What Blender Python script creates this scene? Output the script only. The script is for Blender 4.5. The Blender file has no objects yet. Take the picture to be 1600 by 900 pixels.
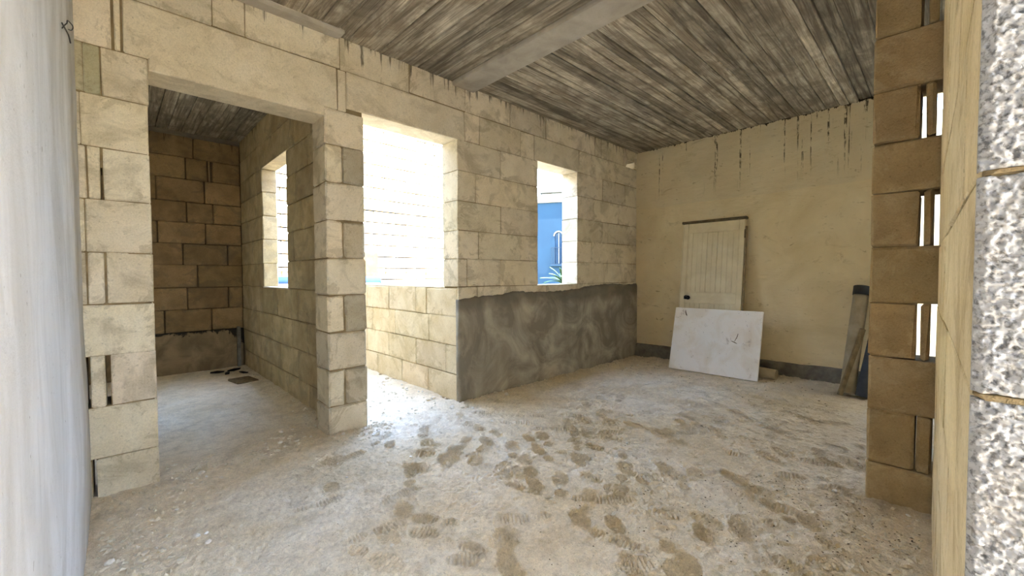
import bpy, bmesh, math, random
import numpy as np
from mathutils import Vector, Matrix

rng = random.Random(7)
scene = bpy.context.scene
col = scene.collection

# ------------------------------------------------------------------ camera
EYE = 1.14
F_PX, YAW, PITCH, ROLL = 646.6, 0.80403, -0.0308, -0.00394
fw = Vector((math.cos(YAW) * math.cos(PITCH), math.sin(YAW) * math.cos(PITCH), math.sin(PITCH)))
r0 = Vector((math.sin(YAW), -math.cos(YAW), 0)); u0 = r0.cross(fw)
rt = math.cos(ROLL) * r0 + math.sin(ROLL) * u0
up = -math.sin(ROLL) * r0 + math.cos(ROLL) * u0
cam_d = bpy.data.cameras.new('camera')
cam_d.sensor_width = 36.0
cam_d.lens = 36.0 * F_PX / 1600.0
cam_d.clip_start = 0.02
cam_d.clip_end = 400
cam = bpy.data.objects.new('camera', cam_d)
M = Matrix((rt, up, -fw)).transposed().to_4x4()
M.translation = (0, 0, EYE)
cam.matrix_world = M
col.objects.link(cam)
scene.camera = cam

# ------------------------------------------------------------------ sky, sun, exposure
SUN_AZ = Vector((0.36, -0.93))           # where the sun stands, seen from the house
SUN_EL = math.radians(56)
world = bpy.data.worlds.new('sky'); scene.world = world
world.use_nodes = True
wn = world.node_tree.nodes; wl = world.node_tree.links
sky = wn.new('ShaderNodeTexSky'); sky.sky_type = 'NISHITA'
sky.sun_disc = False
sky.sun_elevation = SUN_EL
sky.sun_rotation = math.atan2(SUN_AZ.x, SUN_AZ.y)
sky.air_density = 1.0; sky.dust_density = 0.6; sky.ozone_density = 1.0
bg = wn['Background']; bg.inputs['Strength'].default_value = 0.43
wl.new(sky.outputs['Color'], bg.inputs['Color'])
sd = bpy.data.lights.new('sun', 'SUN'); sd.energy = 5.6; sd.angle = math.radians(0.53); sd.color = (1.0, 0.95, 0.85)
sun = bpy.data.objects.new('sun', sd); col.objects.link(sun)
saz = SUN_AZ.normalized()
sdir = Vector((saz.x * math.cos(SUN_EL), saz.y * math.cos(SUN_EL), math.sin(SUN_EL)))
sun.rotation_euler = sdir.to_track_quat('Z', 'Y').to_euler()
sun.location = sdir * 30

scene.view_settings.view_transform = 'Standard'
scene.view_settings.look = 'None'
scene.view_settings.exposure = 3.95
scene.view_settings.gamma = 1.0
scene.view_settings.use_curve_mapping = False
scene.cycles.max_bounces = 14
scene.cycles.diffuse_bounces = 8
scene.cycles.use_denoising = True

# ------------------------------------------------------------------ node helpers
def srgb(r, g, b):
    f = lambda c: (c / 12.92 if c <= 0.04045 else ((c + 0.055) / 1.055) ** 2.4)
    return (f(r / 255), f(g / 255), f(b / 255), 1)

class N:
    def __init__(s, name, rough=0.9):
        s.m = bpy.data.materials.new(name); s.m.use_nodes = True
        s.nt = s.m.node_tree; s.bs = s.nt.nodes['Principled BSDF']
        s.bs.inputs['Roughness'].default_value = rough
        s.bs.inputs['Specular IOR Level'].default_value = 0.2
    def n(s, t, **kw):
        x = s.nt.nodes.new(t)
        for k, v in kw.items(): setattr(x, k, v)
        return x
    def l(s, a, b): s.nt.links.new(a, b)
    def pos(s): return s.n('ShaderNodeNewGeometry').outputs['Position']
    def obj(s): return s.n('ShaderNodeTexCoord').outputs['Object']
    def mapping(s, vec, scale=(1, 1, 1), loc=(0, 0, 0)):
        m = s.n('ShaderNodeMapping'); s.l(vec, m.inputs['Vector'])
        m.inputs['Scale'].default_value = scale; m.inputs['Location'].default_value = loc
        return m.outputs['Vector']
    def noise(s, vec, scale, detail=4, rough=0.55, dist=0.0):
        x = s.n('ShaderNodeTexNoise'); s.l(vec, x.inputs['Vector'])
        x.inputs['Scale'].default_value = scale; x.inputs['Detail'].default_value = detail
        x.inputs['Roughness'].default_value = rough; x.inputs['Distortion'].default_value = dist
        return x.outputs['Fac']
    def ramp(s, fac, stops):
        x = s.n('ShaderNodeValToRGB'); e = x.color_ramp.elements
        while len(e) < len(stops): e.new(0.5)
        for i, (p, c) in enumerate(stops):
            e[i].position = p
            e[i].color = c if hasattr(c, '__len__') else (c, c, c, 1)
        s.l(fac, x.inputs['Fac']); return x.outputs['Color']
    def mix(s, fac, a, b, blend='MIX'):
        x = s.n('ShaderNodeMix', data_type='RGBA', blend_type=blend)
        for sock, v in ((x.inputs['Factor'], fac), (x.inputs['A'], a), (x.inputs['B'], b)):
            pass
        ins = [i for i in x.inputs if i.enabled]
        for sock, v in zip(ins, (fac, a, b)):
            if hasattr(v, 'links'): s.l(v, sock)
            else: sock.default_value = v
        return [o for o in x.outputs if o.enabled][0]
    def math(s, op, a, b=0.0, c=None):
        x = s.n('ShaderNodeMath', operation=op)
        for i, v in enumerate((a, b) if c is None else (a, b, c)):
            if hasattr(v, 'links'): s.l(v, x.inputs[i])
            else: x.inputs[i].default_value = v
        return x.outputs[0]
    def sep(s, vec):
        x = s.n('ShaderNodeSeparateXYZ'); s.l(vec, x.inputs[0]); return x.outputs
    def bump(s, h, strength=0.3, dist=0.01, prev=None):
        x = s.n('ShaderNodeBump'); s.l(h, x.inputs['Height'])
        x.inputs['Strength'].default_value = strength; x.inputs['Distance'].default_value = dist
        if prev is not None: s.l(prev, x.inputs['Normal'])
        return x.outputs['Normal']
    def out(s, color=None, normal=None, rough=None):
        if color is not None:
            if hasattr(color, 'links'): s.l(color, s.bs.inputs['Base Color'])
            else: s.bs.inputs['Base Color'].default_value = color
        if normal is not None: s.l(normal, s.bs.inputs['Normal'])
        if rough is not None: s.l(rough, s.bs.inputs['Roughness'])
        return s.m

def mat_block(name, c0, c1, smear, smear_amt=0.5, grain=0.35, grain_scale=120, edge=0.5, mould=True):
    k = N(name, 0.95)
    p = k.pos()
    a = k.noise(p, 5.5, 5, 0.6, 0.3)
    base = k.mix(k.ramp(a, [(0.33, 0.0), (0.68, 1.0)]), c0, c1)
    # trowelled mortar left on the faces
    b = k.noise(k.mapping(p, (1, 1, 1.25), (3, 7, 1)), 3.1, 6, 0.62, 1.1)
    sm = k.ramp(b, [(0.52, 0.0), (0.63, smear_amt)])
    base = k.mix(sm, base, smear)
    # mortar dragged over the edges of each block
    gen = k.sep(k.n('ShaderNodeTexCoord').outputs['Generated'])
    e = [k.math('ABSOLUTE', k.math('SUBTRACT', gen[i], 0.5)) for i in range(3)]
    ed = k.math('MAXIMUM', e[2], k.math('MINIMUM', e[0], e[1]))
    en = k.math('ADD', k.math('MULTIPLY', ed, 0.62), k.math('MULTIPLY', k.noise(p, 5.0, 6, 0.72, 1.2), 1.3))
    base = k.mix(k.ramp(en, [(0.94, 0.0), (1.06, edge)]), base, smear)
    fr = k.noise(k.mapping(p, (1, 1, 1), (5, 2, 9)), 17, 5, 0.75, 0.5)
    base = k.mix(k.ramp(fr, [(0.60, 0.0), (0.70, 0.45)]), base, smear)
    if mould:
        ps = k.sep(p)
        w_ = k.noise(k.mapping(p, (20, 20, 1.4)), 1.2, 4, 0.65, 0.3)
        zt = k.n('ShaderNodeMapRange'); k.l(ps['Z'], zt.inputs['Value'])
        zt.inputs['From Min'].default_value = 2.45; zt.inputs['From Max'].default_value = 2.86
        zt.inputs['To Min'].default_value = -0.30; zt.inputs['To Max'].default_value = 0.10
        mm = k.math('ADD', w_, zt.outputs['Result'])
        base = k.mix(k.ramp(mm, [(0.60, 0.0), (0.67, 0.75)]), base, srgb(70, 58, 40))
        pa = k.noise(k.mapping(p, (1, 1, 1), (1.3, 0, 4.1)), 2.3, 6, 0.75, 1.0)
        base = k.mix(k.ramp(pa, [(0.66, 0.0), (0.74, 0.6)]), base, srgb(104, 96, 82))
    # small pits
    v = k.noise(p, 70, 3, 0.7)
    pits = k.ramp(v, [(0.28, 0.7), (0.40, 1.0)])
    base = k.mix(1.0, base, pits, 'MULTIPLY')
    fg = k.noise(p, 130, 4, 0.75)
    base = k.mix(1.0, base, k.ramp(fg, [(0.34, 0.86), (0.60, 1.03)]), 'MULTIPLY')
    oi = k.n('ShaderNodeObjectInfo')
    base = k.mix(1.0, base, oi.outputs['Color'], 'MULTIPLY')
    g = k.noise(p, grain_scale, 4, 0.7)
    g2 = k.noise(p, 14, 4, 0.6)
    nrm = k.bump(g, grain, 0.006, k.bump(g2, 0.25, 0.02))
    return k.out(base, nrm)

M_BLOCK = mat_block('cream_block', srgb(228, 218, 196), srgb(212, 200, 174), srgb(172, 160, 134), 0.6)
M_ANNEX = mat_block('annex_block', srgb(196, 180, 146), srgb(170, 152, 118), srgb(150, 140, 118), 0.5)
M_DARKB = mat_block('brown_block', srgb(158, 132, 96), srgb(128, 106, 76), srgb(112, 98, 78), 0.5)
M_PARA = mat_block('parapet_block', srgb(222, 210, 184), srgb(206, 190, 156), srgb(178, 162, 130), 0.4)
M_PIER = mat_block('stub_block', srgb(176, 154, 116), srgb(152, 131, 96), srgb(184, 166, 132), 0.5, 0.9, 90)
M_NEIGH = mat_block('neighbour_stone', srgb(206, 194, 168), srgb(186, 170, 138), srgb(170, 138, 100), 0.5, mould=False)

def mat_plain(name, c0, c1, scale=6, bump=0.3, gs=60, rough=0.9, dist=0.01):
    k = N(name, rough); p = k.pos()
    a = k.noise(p, scale, 5, 0.6, 0.4)
    c = k.mix(k.ramp(a, [(0.35, 0.0), (0.66, 1.0)]), c0, c1)
    return k.out(c, k.bump(k.noise(p, gs, 4, 0.65), bump, dist))

M_MORTAR = mat_plain('mortar', srgb(150, 132, 98), srgb(118, 102, 76), 9, 0.6, 70)
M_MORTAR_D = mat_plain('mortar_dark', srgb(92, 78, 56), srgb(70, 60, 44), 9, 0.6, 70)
M_LINTEL = mat_block('cast_lintel', srgb(224, 213, 190), srgb(212, 200, 174), srgb(178, 165, 138), 0.45, 0.3, 90, 0.3, False)

# near wall: white plaster with faint grey runs
def make_plaster():
    k = N('white_plaster', 0.85); p = k.pos()
    a = k.noise(k.mapping(p, (1, 1.6, 0.55)), 2.6, 5, 0.6, 0.5)
    c = k.mix(k.ramp(a, [(0.34, 0.0), (0.66, 1.0)]), srgb(216, 216, 216), srgb(188, 186, 182))
    st = k.noise(k.mapping(p, (1, 9, 0.6)), 1.6, 4, 0.6)
    c = k.mix(k.ramp(st, [(0.58, 0.0), (0.74, 0.35)]), c, srgb(150, 150, 152))
    sp = k.noise(p, 38, 2, 0.6)
    c = k.mix(k.ramp(sp, [(0.71, 0.0), (0.735, 0.6)]), c, srgb(120, 112, 100))
    n = k.bump(k.noise(p, 160, 3, 0.7), 0.5, 0.004, k.bump(k.noise(p, 9, 4, 0.5), 0.5, 0.025))
    return k.out(c, n)
M_PLASTER = make_plaster()

# far wall: smooth beige render with black drip stains
def make_farwall():
    k = N('beige_render', 0.92); p = k.pos(); s = k.sep(p)
    a = k.noise(p, 2.2, 6, 0.6, 0.6)
    c = k.mix(k.ramp(a, [(0.3, 0.0), (0.7, 1.0)]), srgb(230, 215, 178), srgb(212, 194, 152))
    wob = k.math('MULTIPLY', k.noise(p, 1.4, 3), 0.10)
    up = k.ramp(k.math('ADD', s['Z'], wob), [(0.0, 0.0), (1.0, 1.0)])
    hi = k.math('GREATER_THAN', k.math('ADD', s['Z'], wob), 2.10)
    c = k.mix(k.math('MULTIPLY', hi, 0.35), c, srgb(206, 194, 166))
    # scattered darker scuffs
    sc_ = k.noise(k.mapping(p, (1, 1, 2.6)), 11, 5, 0.65, 0.4)
    c = k.mix(k.ramp(sc_, [(0.64, 0.0), (0.70, 0.55)]), c, srgb(128, 108, 74))
    # rain drips: thin vertical lines of unequal length in the upper part
    d = k.noise(k.mapping(p, (1, 26, 0.8)), 1.0, 2, 0.5)
    br = k.noise(k.mapping(p, (1, 26, 9)), 1.3, 3, 0.7)
    top = k.ramp(s['Z'], [(0.0, 0.0), (1.0, 1.0)])
    rng_ = k.n('ShaderNodeMapRange'); k.l(s['Z'], rng_.inputs['Value'])
    rng_.inputs['From Min'].default_value = 2.12; rng_.inputs['From Max'].default_value = 2.5
    m = k.ramp(d, [(0.61, 0.0), (0.64, 1.0)])
    m = k.math('MULTIPLY', m, rng_.outputs['Result'])
    m = k.math('MULTIPLY', m, k.ramp(br, [(0.44, 0.0), (0.54, 0.9)]))
    c = k.mix(m, c, srgb(64, 52, 38))
    rag = k.math('ADD', s['Z'], k.math('MULTIPLY', k.noise(k.mapping(p, (1, 14, 1)), 1.5, 5, 0.75), 0.16))
    c = k.mix(k.math('GREATER_THAN', rag, 2.915), c, srgb(60, 50, 36))
    big = k.noise(k.mapping(p, (1, 1, 1.8), (0, 4, 2)), 5.0, 6, 0.75, 0.8)
    c = k.mix(k.ramp(big, [(0.58, 0.0), (0.72, 0.5)]), c, srgb(150, 128, 88))
    n = k.bump(k.noise(p, 80, 4, 0.6), 0.3, 0.005, k.bump(k.noise(k.mapping(p, (1, 1, 3)), 7, 4, 0.5), 0.3, 0.02))
    return k.out(c, n)
M_FAR = make_farwall()

def make_cement():
    k = N('grey_cement_render', 0.85); p = k.pos(); s = k.sep(p)
    a = k.noise(p, 2.4, 6, 0.62, 1.4)
    c = k.mix(k.ramp(a, [(0.36, 0.0), (0.62, 1.0)]), srgb(184, 177, 160), srgb(134, 128, 116))
    st = k.noise(k.mapping(p, (3, 1, 0.9)), 1.2, 5, 0.65, 0.8)
    c = k.mix(k.ramp(st, [(0.50, 0.0), (0.72, 0.4)]), c, srgb(112, 105, 92))
    wob = k.math('MULTIPLY', k.noise(p, 4, 4), 0.22)
    hi = k.math('SUBTRACT', k.math('ADD', s['Z'], wob), 0.90)
    hi = k.math('MULTIPLY', k.math('MULTIPLY', hi, 9.0), 1.0)
    cl = k.n('ShaderNodeClamp'); k.l(hi, cl.inputs['Value'])
    c = k.mix(k.math('MULTIPLY', cl.outputs[0], 0.7), c, srgb(104, 97, 84))
    return k.out(c, k.bump(k.noise(p, 45, 5, 0.6), 0.25, 0.006))
M_CEMENT = make_cement()

def make_backcoat():
    k = N('brown_coat_with_bitumen', 0.8); p = k.pos(); s = k.sep(p)
    a = k.noise(p, 4, 6, 0.6, 0.8)
    c = k.mix(k.ramp(a, [(0.35, 0.0), (0.65, 1.0)]), srgb(150, 130, 100), srgb(112, 96, 74))
    w = k.noise(k.mapping(p, (1.0, 1, 0.8)), 6, 5, 0.7, 1.6)
    band = k.math('SUBTRACT', s['Z'], 0.36)
    band = k.math('ADD', k.math('MULTIPLY', band, 3.4), k.math('SUBTRACT', w, 0.36))
    cornr = k.math('MULTIPLY', k.math('SUBTRACT', s['X'], 1.02), 3.6)
    mm = k.math('ADD', k.math('MAXIMUM', band, -1.0), k.math('MAXIMUM', cornr, 0.0))
    c = k.mix(k.ramp(mm, [(0.42, 0.0), (0.50, 0.94)]), c, srgb(22, 22, 22))
    return k.out(c, k.bump(k.noise(p, 40, 4, 0.6), 0.35, 0.01))
M_BACKCOAT = make_backcoat()

# board-marked concrete
def make_board_concrete(name, light, dark, amt):
    k = N(name, 0.9); o = k.obj()
    oi = k.n('ShaderNodeObjectInfo')
    off = k.n('ShaderNodeVectorMath', operation='ADD')
    cmb = k.n('ShaderNodeCombineXYZ')
    k.l(k.math('MULTIPLY', oi.outputs['Random'], 37.0), cmb.inputs[0])
    k.l(k.math('MULTIPLY', oi.outputs['Random'], 11.0), cmb.inputs[1])
    k.l(o, off.inputs[0]); k.l(cmb.outputs[0], off.inputs[1])
    v = off.outputs[0]
    st = k.noise(k.mapping(v, (0.9, 16, 1)), 1.5, 6, 0.68, 0.8)
    fine = k.noise(k.mapping(v, (3, 60, 1)), 1.6, 5, 0.7)
    blot = k.noise(v, 3.4, 6, 0.65, 0.7)
    c = k.mix(k.ramp(st, [(0.38, 0.0), (0.62, 1.0)]), dark, light)
    c = k.mix(k.ramp(blot, [(0.42, 0.0), (0.60, amt)]), c, dark)
    c = k.mix(1.0, c, k.ramp(fine, [(0.30, 0.72), (0.62, 1.08)]), 'MULTIPLY')
    c = k.mix(1.0, c, oi.outputs['Color'], 'MULTIPLY')
    n = k.bump(fine, 0.5, 0.006, k.bump(st, 0.5, 0.02))
    return k.out(c, n)
M_CEIL = make_board_concrete('board_marked_concrete', srgb(206, 197, 178), srgb(122, 112, 97), 0.7)
M_BEAM = mat_plain('beam_concrete', srgb(182, 175, 162), srgb(160, 152, 138), 5, 0.35, 50)
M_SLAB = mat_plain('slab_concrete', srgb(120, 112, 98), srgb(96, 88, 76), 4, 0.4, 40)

def make_rough():
    k = N('coarse_white_block', 0.95); p = k.pos()
    a = k.noise(p, 130, 3, 0.6)
    c = k.mix(k.ramp(a, [(0.36, 0.0), (0.52, 1.0)]), srgb(112, 111, 110), srgb(178, 178, 178))
    b = k.noise(p, 9, 3, 0.5)
    c = k.mix(k.ramp(b, [(0.55, 0.0), (0.75, 0.3)]), c, srgb(176, 168, 154))
    return k.out(c, k.bump(k.noise(p, 420, 3, 0.6), 0.35, 0.002))
M_ROUGH = make_rough()
M_FRONT = mat_block('smooth_cream_render', srgb(224, 210, 176), srgb(206, 190, 152), srgb(174, 154, 116), 0.6, 0.3, 80, 0.3, False)

def make_floor():
    k = N('dusty_floor', 0.97); p = k.pos()
    a = k.noise(p, 1.3, 6, 0.6, 0.7)
    c = k.mix(k.ramp(a, [(0.36, 0.0), (0.64, 1.0)]), srgb(245, 234, 212), srgb(228, 210, 176))
    b = k.noise(p, 9, 6, 0.7, 0.4)
    c = k.mix(k.ramp(b, [(0.46, 0.0), (0.68, 0.5)]), c, srgb(186, 170, 142))
    sp = k.noise(p, 85, 3, 0.7)
    c = k.mix(k.ramp(sp, [(0.66, 0.0), (0.72, 0.55)]), c, srgb(112, 98, 76))
    gr = k.noise(p, 48, 5, 0.75, 0.3)
    c = k.mix(1.0, c, k.ramp(gr, [(0.34, 0.86), (0.60, 1.05)]), 'MULTIPLY')
    gr2 = k.noise(p, 190, 3, 0.7)
    c = k.mix(1.0, c, k.ramp(gr2, [(0.34, 0.84), (0.58, 1.04)]), 'MULTIPLY')
    at = k.n('ShaderNodeAttribute', attribute_name='packed')
    c = k.mix(k.math('MULTIPLY', at.outputs['Fac'], 0.55), c, srgb(176, 156, 122))
    at2 = k.n('ShaderNodeAttribute', attribute_name='soil_tan')
    c = k.mix(at2.outputs['Fac'], c, srgb(140, 120, 88))
    n = k.bump(k.noise(p, 130, 4, 0.7), 0.7, 0.006, k.bump(k.noise(p, 26, 5, 0.7, 0.6), 0.6, 0.02))
    return k.out(c, n)
M_FLOOR = make_floor()
M_STONE = mat_plain('pale_limestone', srgb(224, 214, 192), srgb(198, 186, 160), 30, 0.4, 120)
M_STONE_W = mat_plain('white_rubble', srgb(240, 236, 226), srgb(222, 214, 200), 30, 0.4, 120)
M_CHIP = mat_plain('dark_chips', srgb(134, 118, 92), srgb(92, 80, 62), 30, 0.3, 120)
M_DOOR = mat_plain('cream_door_paint', srgb(230, 218, 184), srgb(216, 202, 166), 5, 0.15, 60, 0.55, 0.003)
M_DOORW = mat_plain('worn_door_timber', srgb(118, 104, 78), srgb(86, 74, 54), 20, 0.4, 60)
M_BLACK = mat_plain('black_metal', srgb(26, 24, 28), srgb(16, 15, 18), 20, 0.1, 60, 0.35)
M_PIPE = mat_plain('dusty_beige_pipe', srgb(188, 176, 150), srgb(160, 148, 122), 7, 0.15, 50, 0.6)
M_COLLAR = mat_plain('dark_grey_rubber', srgb(70, 70, 70), srgb(52, 52, 54), 10, 0.15, 50, 0.6)
M_PIPEB = mat_plain('blue_grey_pipe', srgb(84, 90, 100), srgb(66, 71, 80), 8, 0.15, 50, 0.5)
M_BATTEN = mat_plain('weathered_batten', srgb(150, 132, 100), srgb(118, 102, 76), 14, 0.4, 60)
M_STRIP = mat_plain('grey_skirting_mortar', srgb(128, 124, 114), srgb(92, 88, 80), 10, 0.5, 40)

def make_whiteboard():
    k = N('stained_white_board', 0.7); o = k.obj(); p = o
    c = srgb(244, 240, 230)
    b = k.noise(p, 4.2, 5, 0.6, 0.6)
    c = k.mix(k.ramp(b, [(0.46, 0.0), (0.74, 0.5)]), c, srgb(214, 196, 160))
    d = k.noise(k.mapping(p, (1, 2.4, 0.9)), 9, 5, 0.72, 0.3)
    c = k.mix(k.ramp(d, [(0.60, 0.0), (0.70, 0.55)]), c, srgb(138, 122, 96))
    e = k.noise(p, 55, 2, 0.6)
    c = k.mix(k.ramp(e, [(0.72, 0.0), (0.76, 0.7)]), c, srgb(100, 88, 70))
    return k.out(c, k.bump(k.noise(p, 60, 3, 0.6), 0.08, 0.003))
M_BOARD = make_whiteboard()
M_GROUND = mat_plain('sunlit_ground', srgb(166, 158, 142), srgb(146, 138, 122), 1.5, 0.3, 10)
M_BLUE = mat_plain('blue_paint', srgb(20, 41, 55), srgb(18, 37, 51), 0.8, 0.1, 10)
M_BLUEW = mat_plain('cream_trim_paint', srgb(120, 122, 120), srgb(104, 96, 80), 2.0, 0.1, 10)
M_GLASSD = mat_plain('dark_window_glass', srgb(24, 44, 62), srgb(18, 34, 50), 2.0, 0.02, 10, 0.15)
M_RAIL = mat_plain('dark_rail', srgb(14, 26, 36), srgb(10, 20, 30), 4.0, 0.02, 10, 0.5)
M_LEAF = mat_plain('palm_green', srgb(34, 56, 30), srgb(24, 44, 22), 4.0, 0.02, 10, 0.6)
M_BLUEPIPE = mat_plain('pale_blue_coat', srgb(34, 60, 104), srgb(28, 52, 96), 4.0, 0.02, 10, 0.6)
M_SHADE_GREY = mat_plain('shade_blue_grey', srgb(72, 84, 106), srgb(64, 76, 98), 4.0, 0.02, 10, 0.6)  # shadow tone for the added sloping wedge

# ------------------------------------------------------------------ mesh helpers
def link(name, me, mat, parent=None, color=None):
    o = bpy.data.objects.new(name, me)
    if mat is not None and not me.materials: me.materials.append(mat)
    col.objects.link(o)
    if parent is not None: o.parent = parent
    if color is not None: o.color = (color[0], color[1], color[2], 1)
    return o

def tag(o, label=None, cat=None, group=None, kind=None):
    if label: o['label'] = label
    if cat: o['category'] = cat
    if group: o['group'] = group
    if kind: o['kind'] = kind
    return o

def empty(name, loc=(0, 0, 0), rot=None):
    o = bpy.data.objects.new(name, None); o.location = loc
    o.empty_display_size = 0.1
    if rot is not None: o.rotation_euler = rot
    col.objects.link(o); return o

def mesh_from(name, V, Fc, smooth=False):
    me = bpy.data.meshes.new(name); me.from_pydata([tuple(v) for v in V], [], Fc); me.update()
    if smooth:
        me.polygons.foreach_set('use_smooth', [True] * len(me.polygons))
    return me

def chamfer_box(dx, dy, dz, c=0.005, jit=0.0, name='block'):
    """box of dx*dy*dz about the origin with worn arrises (24 verts, 44 triangles)"""
    h = (dx / 2, dy / 2, dz / 2); V = []; idx = {}
    for sx in (-1, 1):
        for sy in (-1, 1):
            for sz in (-1, 1):
                s = (sx, sy, sz)
                for ax in range(3):      # vertex lying on the face normal to ax
                    p = []
                    for k in range(3):
                        if k == ax: p.append(s[k] * h[k])
                        else: p.append(s[k] * (h[k] - min(c, h[k] * 0.4) * (1 + (rng.uniform(-0.6, 1.2) if jit else 0))))
                    idx[(s, ax)] = len(V)
                    V.append([q + (rng.uniform(-jit, jit) if jit else 0) for q in p])
    Fc = []
    for ax in range(3):
        a, b = [k for k in range(3) if k != ax]
        for sgn in (-1, 1):
            loop = []
            for sa, sb in ((-1, -1), (1, -1), (1, 1), (-1, 1)):
                s = [0, 0, 0]; s[ax] = sgn; s[a] = sa; s[b] = sb
                loop.append(idx[(tuple(s), ax)])
            Fc.append(loop)
    for ax in range(3):                  # edges running along ax
        a, b = [k for k in range(3) if k != ax]
        for sa in (-1, 1):
            for sb in (-1, 1):
                s1 = [0, 0, 0]; s1[a] = sa; s1[b] = sb; s2 = list(s1); s1[ax] = -1; s2[ax] = 1
                s1, s2 = tuple(s1), tuple(s2)
                Fc.append([idx[(s1, a)], idx[(s2, a)], idx[(s2, b)], idx[(s1, b)]])
    for sx in (-1, 1):
        for sy in (-1, 1):
            for sz in (-1, 1):
                s = (sx, sy, sz); Fc.append([idx[(s, 0)], idx[(s, 1)], idx[(s, 2)]])
    me = mesh_from(name, V, Fc)
    bm = bmesh.new(); bm.from_mesh(me); bmesh.ops.recalc_face_normals(bm, faces=bm.faces); bm.to_mesh(me); bm.free()
    return me

def box(name, lo, hi, mat, parent=None, c=0.004, jit=0.0, color=None):
    d = [hi[k] - lo[k] for k in range(3)]
    o = link(name, chamfer_box(d[0], d[1], d[2], c, jit, name), mat, parent, color)
    o.location = [(hi[k] + lo[k]) / 2 for k in range(3)]
    return o

def cells_mesh(name, rects, axis, lo, hi):
    """solid made of the given (u0,u1,z0,z1) rectangles, from lo to hi along the axis normal to it"""
    V = []; Fc = []
    for (a, b, z0, z1) in rects:
        n = len(V)
        for w in (lo, hi):
            for (u, z) in ((a, z0), (b, z0), (b, z1), (a, z1)):
                V.append((u, w, z) if axis == 'y' else (w, u, z))
        Fc += [[n, n + 1, n + 2, n + 3], [n + 4, n + 7, n + 6, n + 5], [n, n + 4, n + 5, n + 1], [n + 1, n + 5, n + 6, n + 2], [n + 2, n + 6, n + 7, n + 3], [n + 3, n + 7, n + 4, n]]
    me = mesh_from(name, V, Fc)
    bm = bmesh.new(); bm.from_mesh(me); bmesh.ops.recalc_face_normals(bm, faces=bm.faces); bm.to_mesh(me); bm.free()
    return me

def cut(u0, u1, z0, z1, holes):
    us = sorted({u0, u1} | {v for h in holes for v in h[:2] if u0 < v < u1})
    zs = sorted({z0, z1} | {v for h in holes for v in h[2:] if z0 < v < z1})
    R = []
    for a, b in zip(us, us[1:]):
        run = None
        for c, d in zip(zs, zs[1:]):
            if any(h[0] <= a and b <= h[1] and h[2] <= c and d <= h[3] for h in holes):
                if run: R.append((a, b, run[0], run[1])); run = None
            else:
                run = (run[0], d) if run else (c, d)
        if run: R.append((a, b, run[0], run[1]))
    return R

def lay(parent, axis, w0, w1, rows, mat, gap=0.006, cham=0.006, tone=0.10, proud=0.003, gapz=None, tones=None, jit=0.0018, mats=None):
    """lays blocks: rows = [(z0, z1, [[u, u, u...], ...])]; one object for every block"""
    gz = gap if gapz is None else gapz
    out = []
    for (z0, z1, segs) in rows:
        for seg in segs:
            for a, b in zip(seg, seg[1:]):
                if b - a < 0.012: continue
                t = 1 + rng.uniform(-tone, tone)
                w = (t * rng.uniform(0.99, 1.02), t, t * rng.uniform(0.96, 1.02))
                p = rng.uniform(-proud, proud); p2 = rng.uniform(-proud, proud)
                lo = [a + gap / 2, w0 + p, z0 + gz / 2 + rng.uniform(-.0015, .0015)]; hi = [b - gap / 2, w1 + p2, z1 - gz / 2 + rng.uniform(-.0015, .0015)]
                if axis == 'x':
                    lo[0], lo[1] = lo[1], lo[0]; hi[0], hi[1] = hi[1], hi[0]
                key = (round(a, 3), round(z0, 3))
                if tones and key in tones: w = tones[key]
                o = box('block', lo, hi, mat, parent, cham, jit, w)
                out.append(o)
    return out

def tube(name, p0, p1, r, mat, parent=None, r_in=None, seg=24):
    p0, p1 = Vector(p0), Vector(p1); ax = (p1 - p0); L = ax.length
    V = []; Fc = []
    rin = r * 0.9 if r_in is None else r_in
    for z in (0, L):
        for rr in (r, rin):
            for i in range(seg):
                a = 2 * math.pi * i / seg
                V.append((rr * math.cos(a), rr * math.sin(a), z))
    for i in range(seg):
        j = (i + 1) % seg
        o0, i0, o1, i1 = 0, seg, 2 * seg, 3 * seg
        Fc += [[o0 + i, o0 + j, o1 + j, o1 + i], [i0 + j, i0 + i, i1 + i, i1 + j], [o0 + j, o0 + i, i0 + i, i0 + j], [o1 + i, o1 + j, i1 + j, i1 + i]]
    me = mesh_from(name, V, Fc)
    sm = [False] * len(Fc)
    for i in range(seg): sm[4 * i] = True; sm[4 * i + 1] = True
    me.polygons.foreach_set('use_smooth', sm)
    o = link(name, me, mat, parent)
    o.location = p0; o.rotation_euler = ax.to_track_quat('Z', 'Y').to_euler()
    return o

# value noise for real relief
_tab = np.random.RandomState(3).rand(256, 256)
def vn(x, y, seed=0):
    x = x + seed * 17.31; y = y + seed * 9.77
    xi = np.floor(x).astype(int); yi = np.floor(y).astype(int)
    fx = x - xi; fy = y - yi
    fx = fx * fx * (3 - 2 * fx); fy = fy * fy * (3 - 2 * fy)
    g = lambda a, b: _tab[a % 256, b % 256]
    return (g(xi, yi) * (1 - fx) + g(xi + 1, yi) * fx) * (1 - fy) + (g(xi, yi + 1) * (1 - fx) + g(xi + 1, yi + 1) * fx) * fy
def fbm(x, y, sc, octv=4, seed=0, gain=0.5):
    a, t, n = 1.0, 0.0, 0.0
    for k in range(octv):
        t = t + a * (vn(x * sc, y * sc, seed + k) - 0.5); n += a; a *= gain; sc *= 2.03
    return t / n

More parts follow.
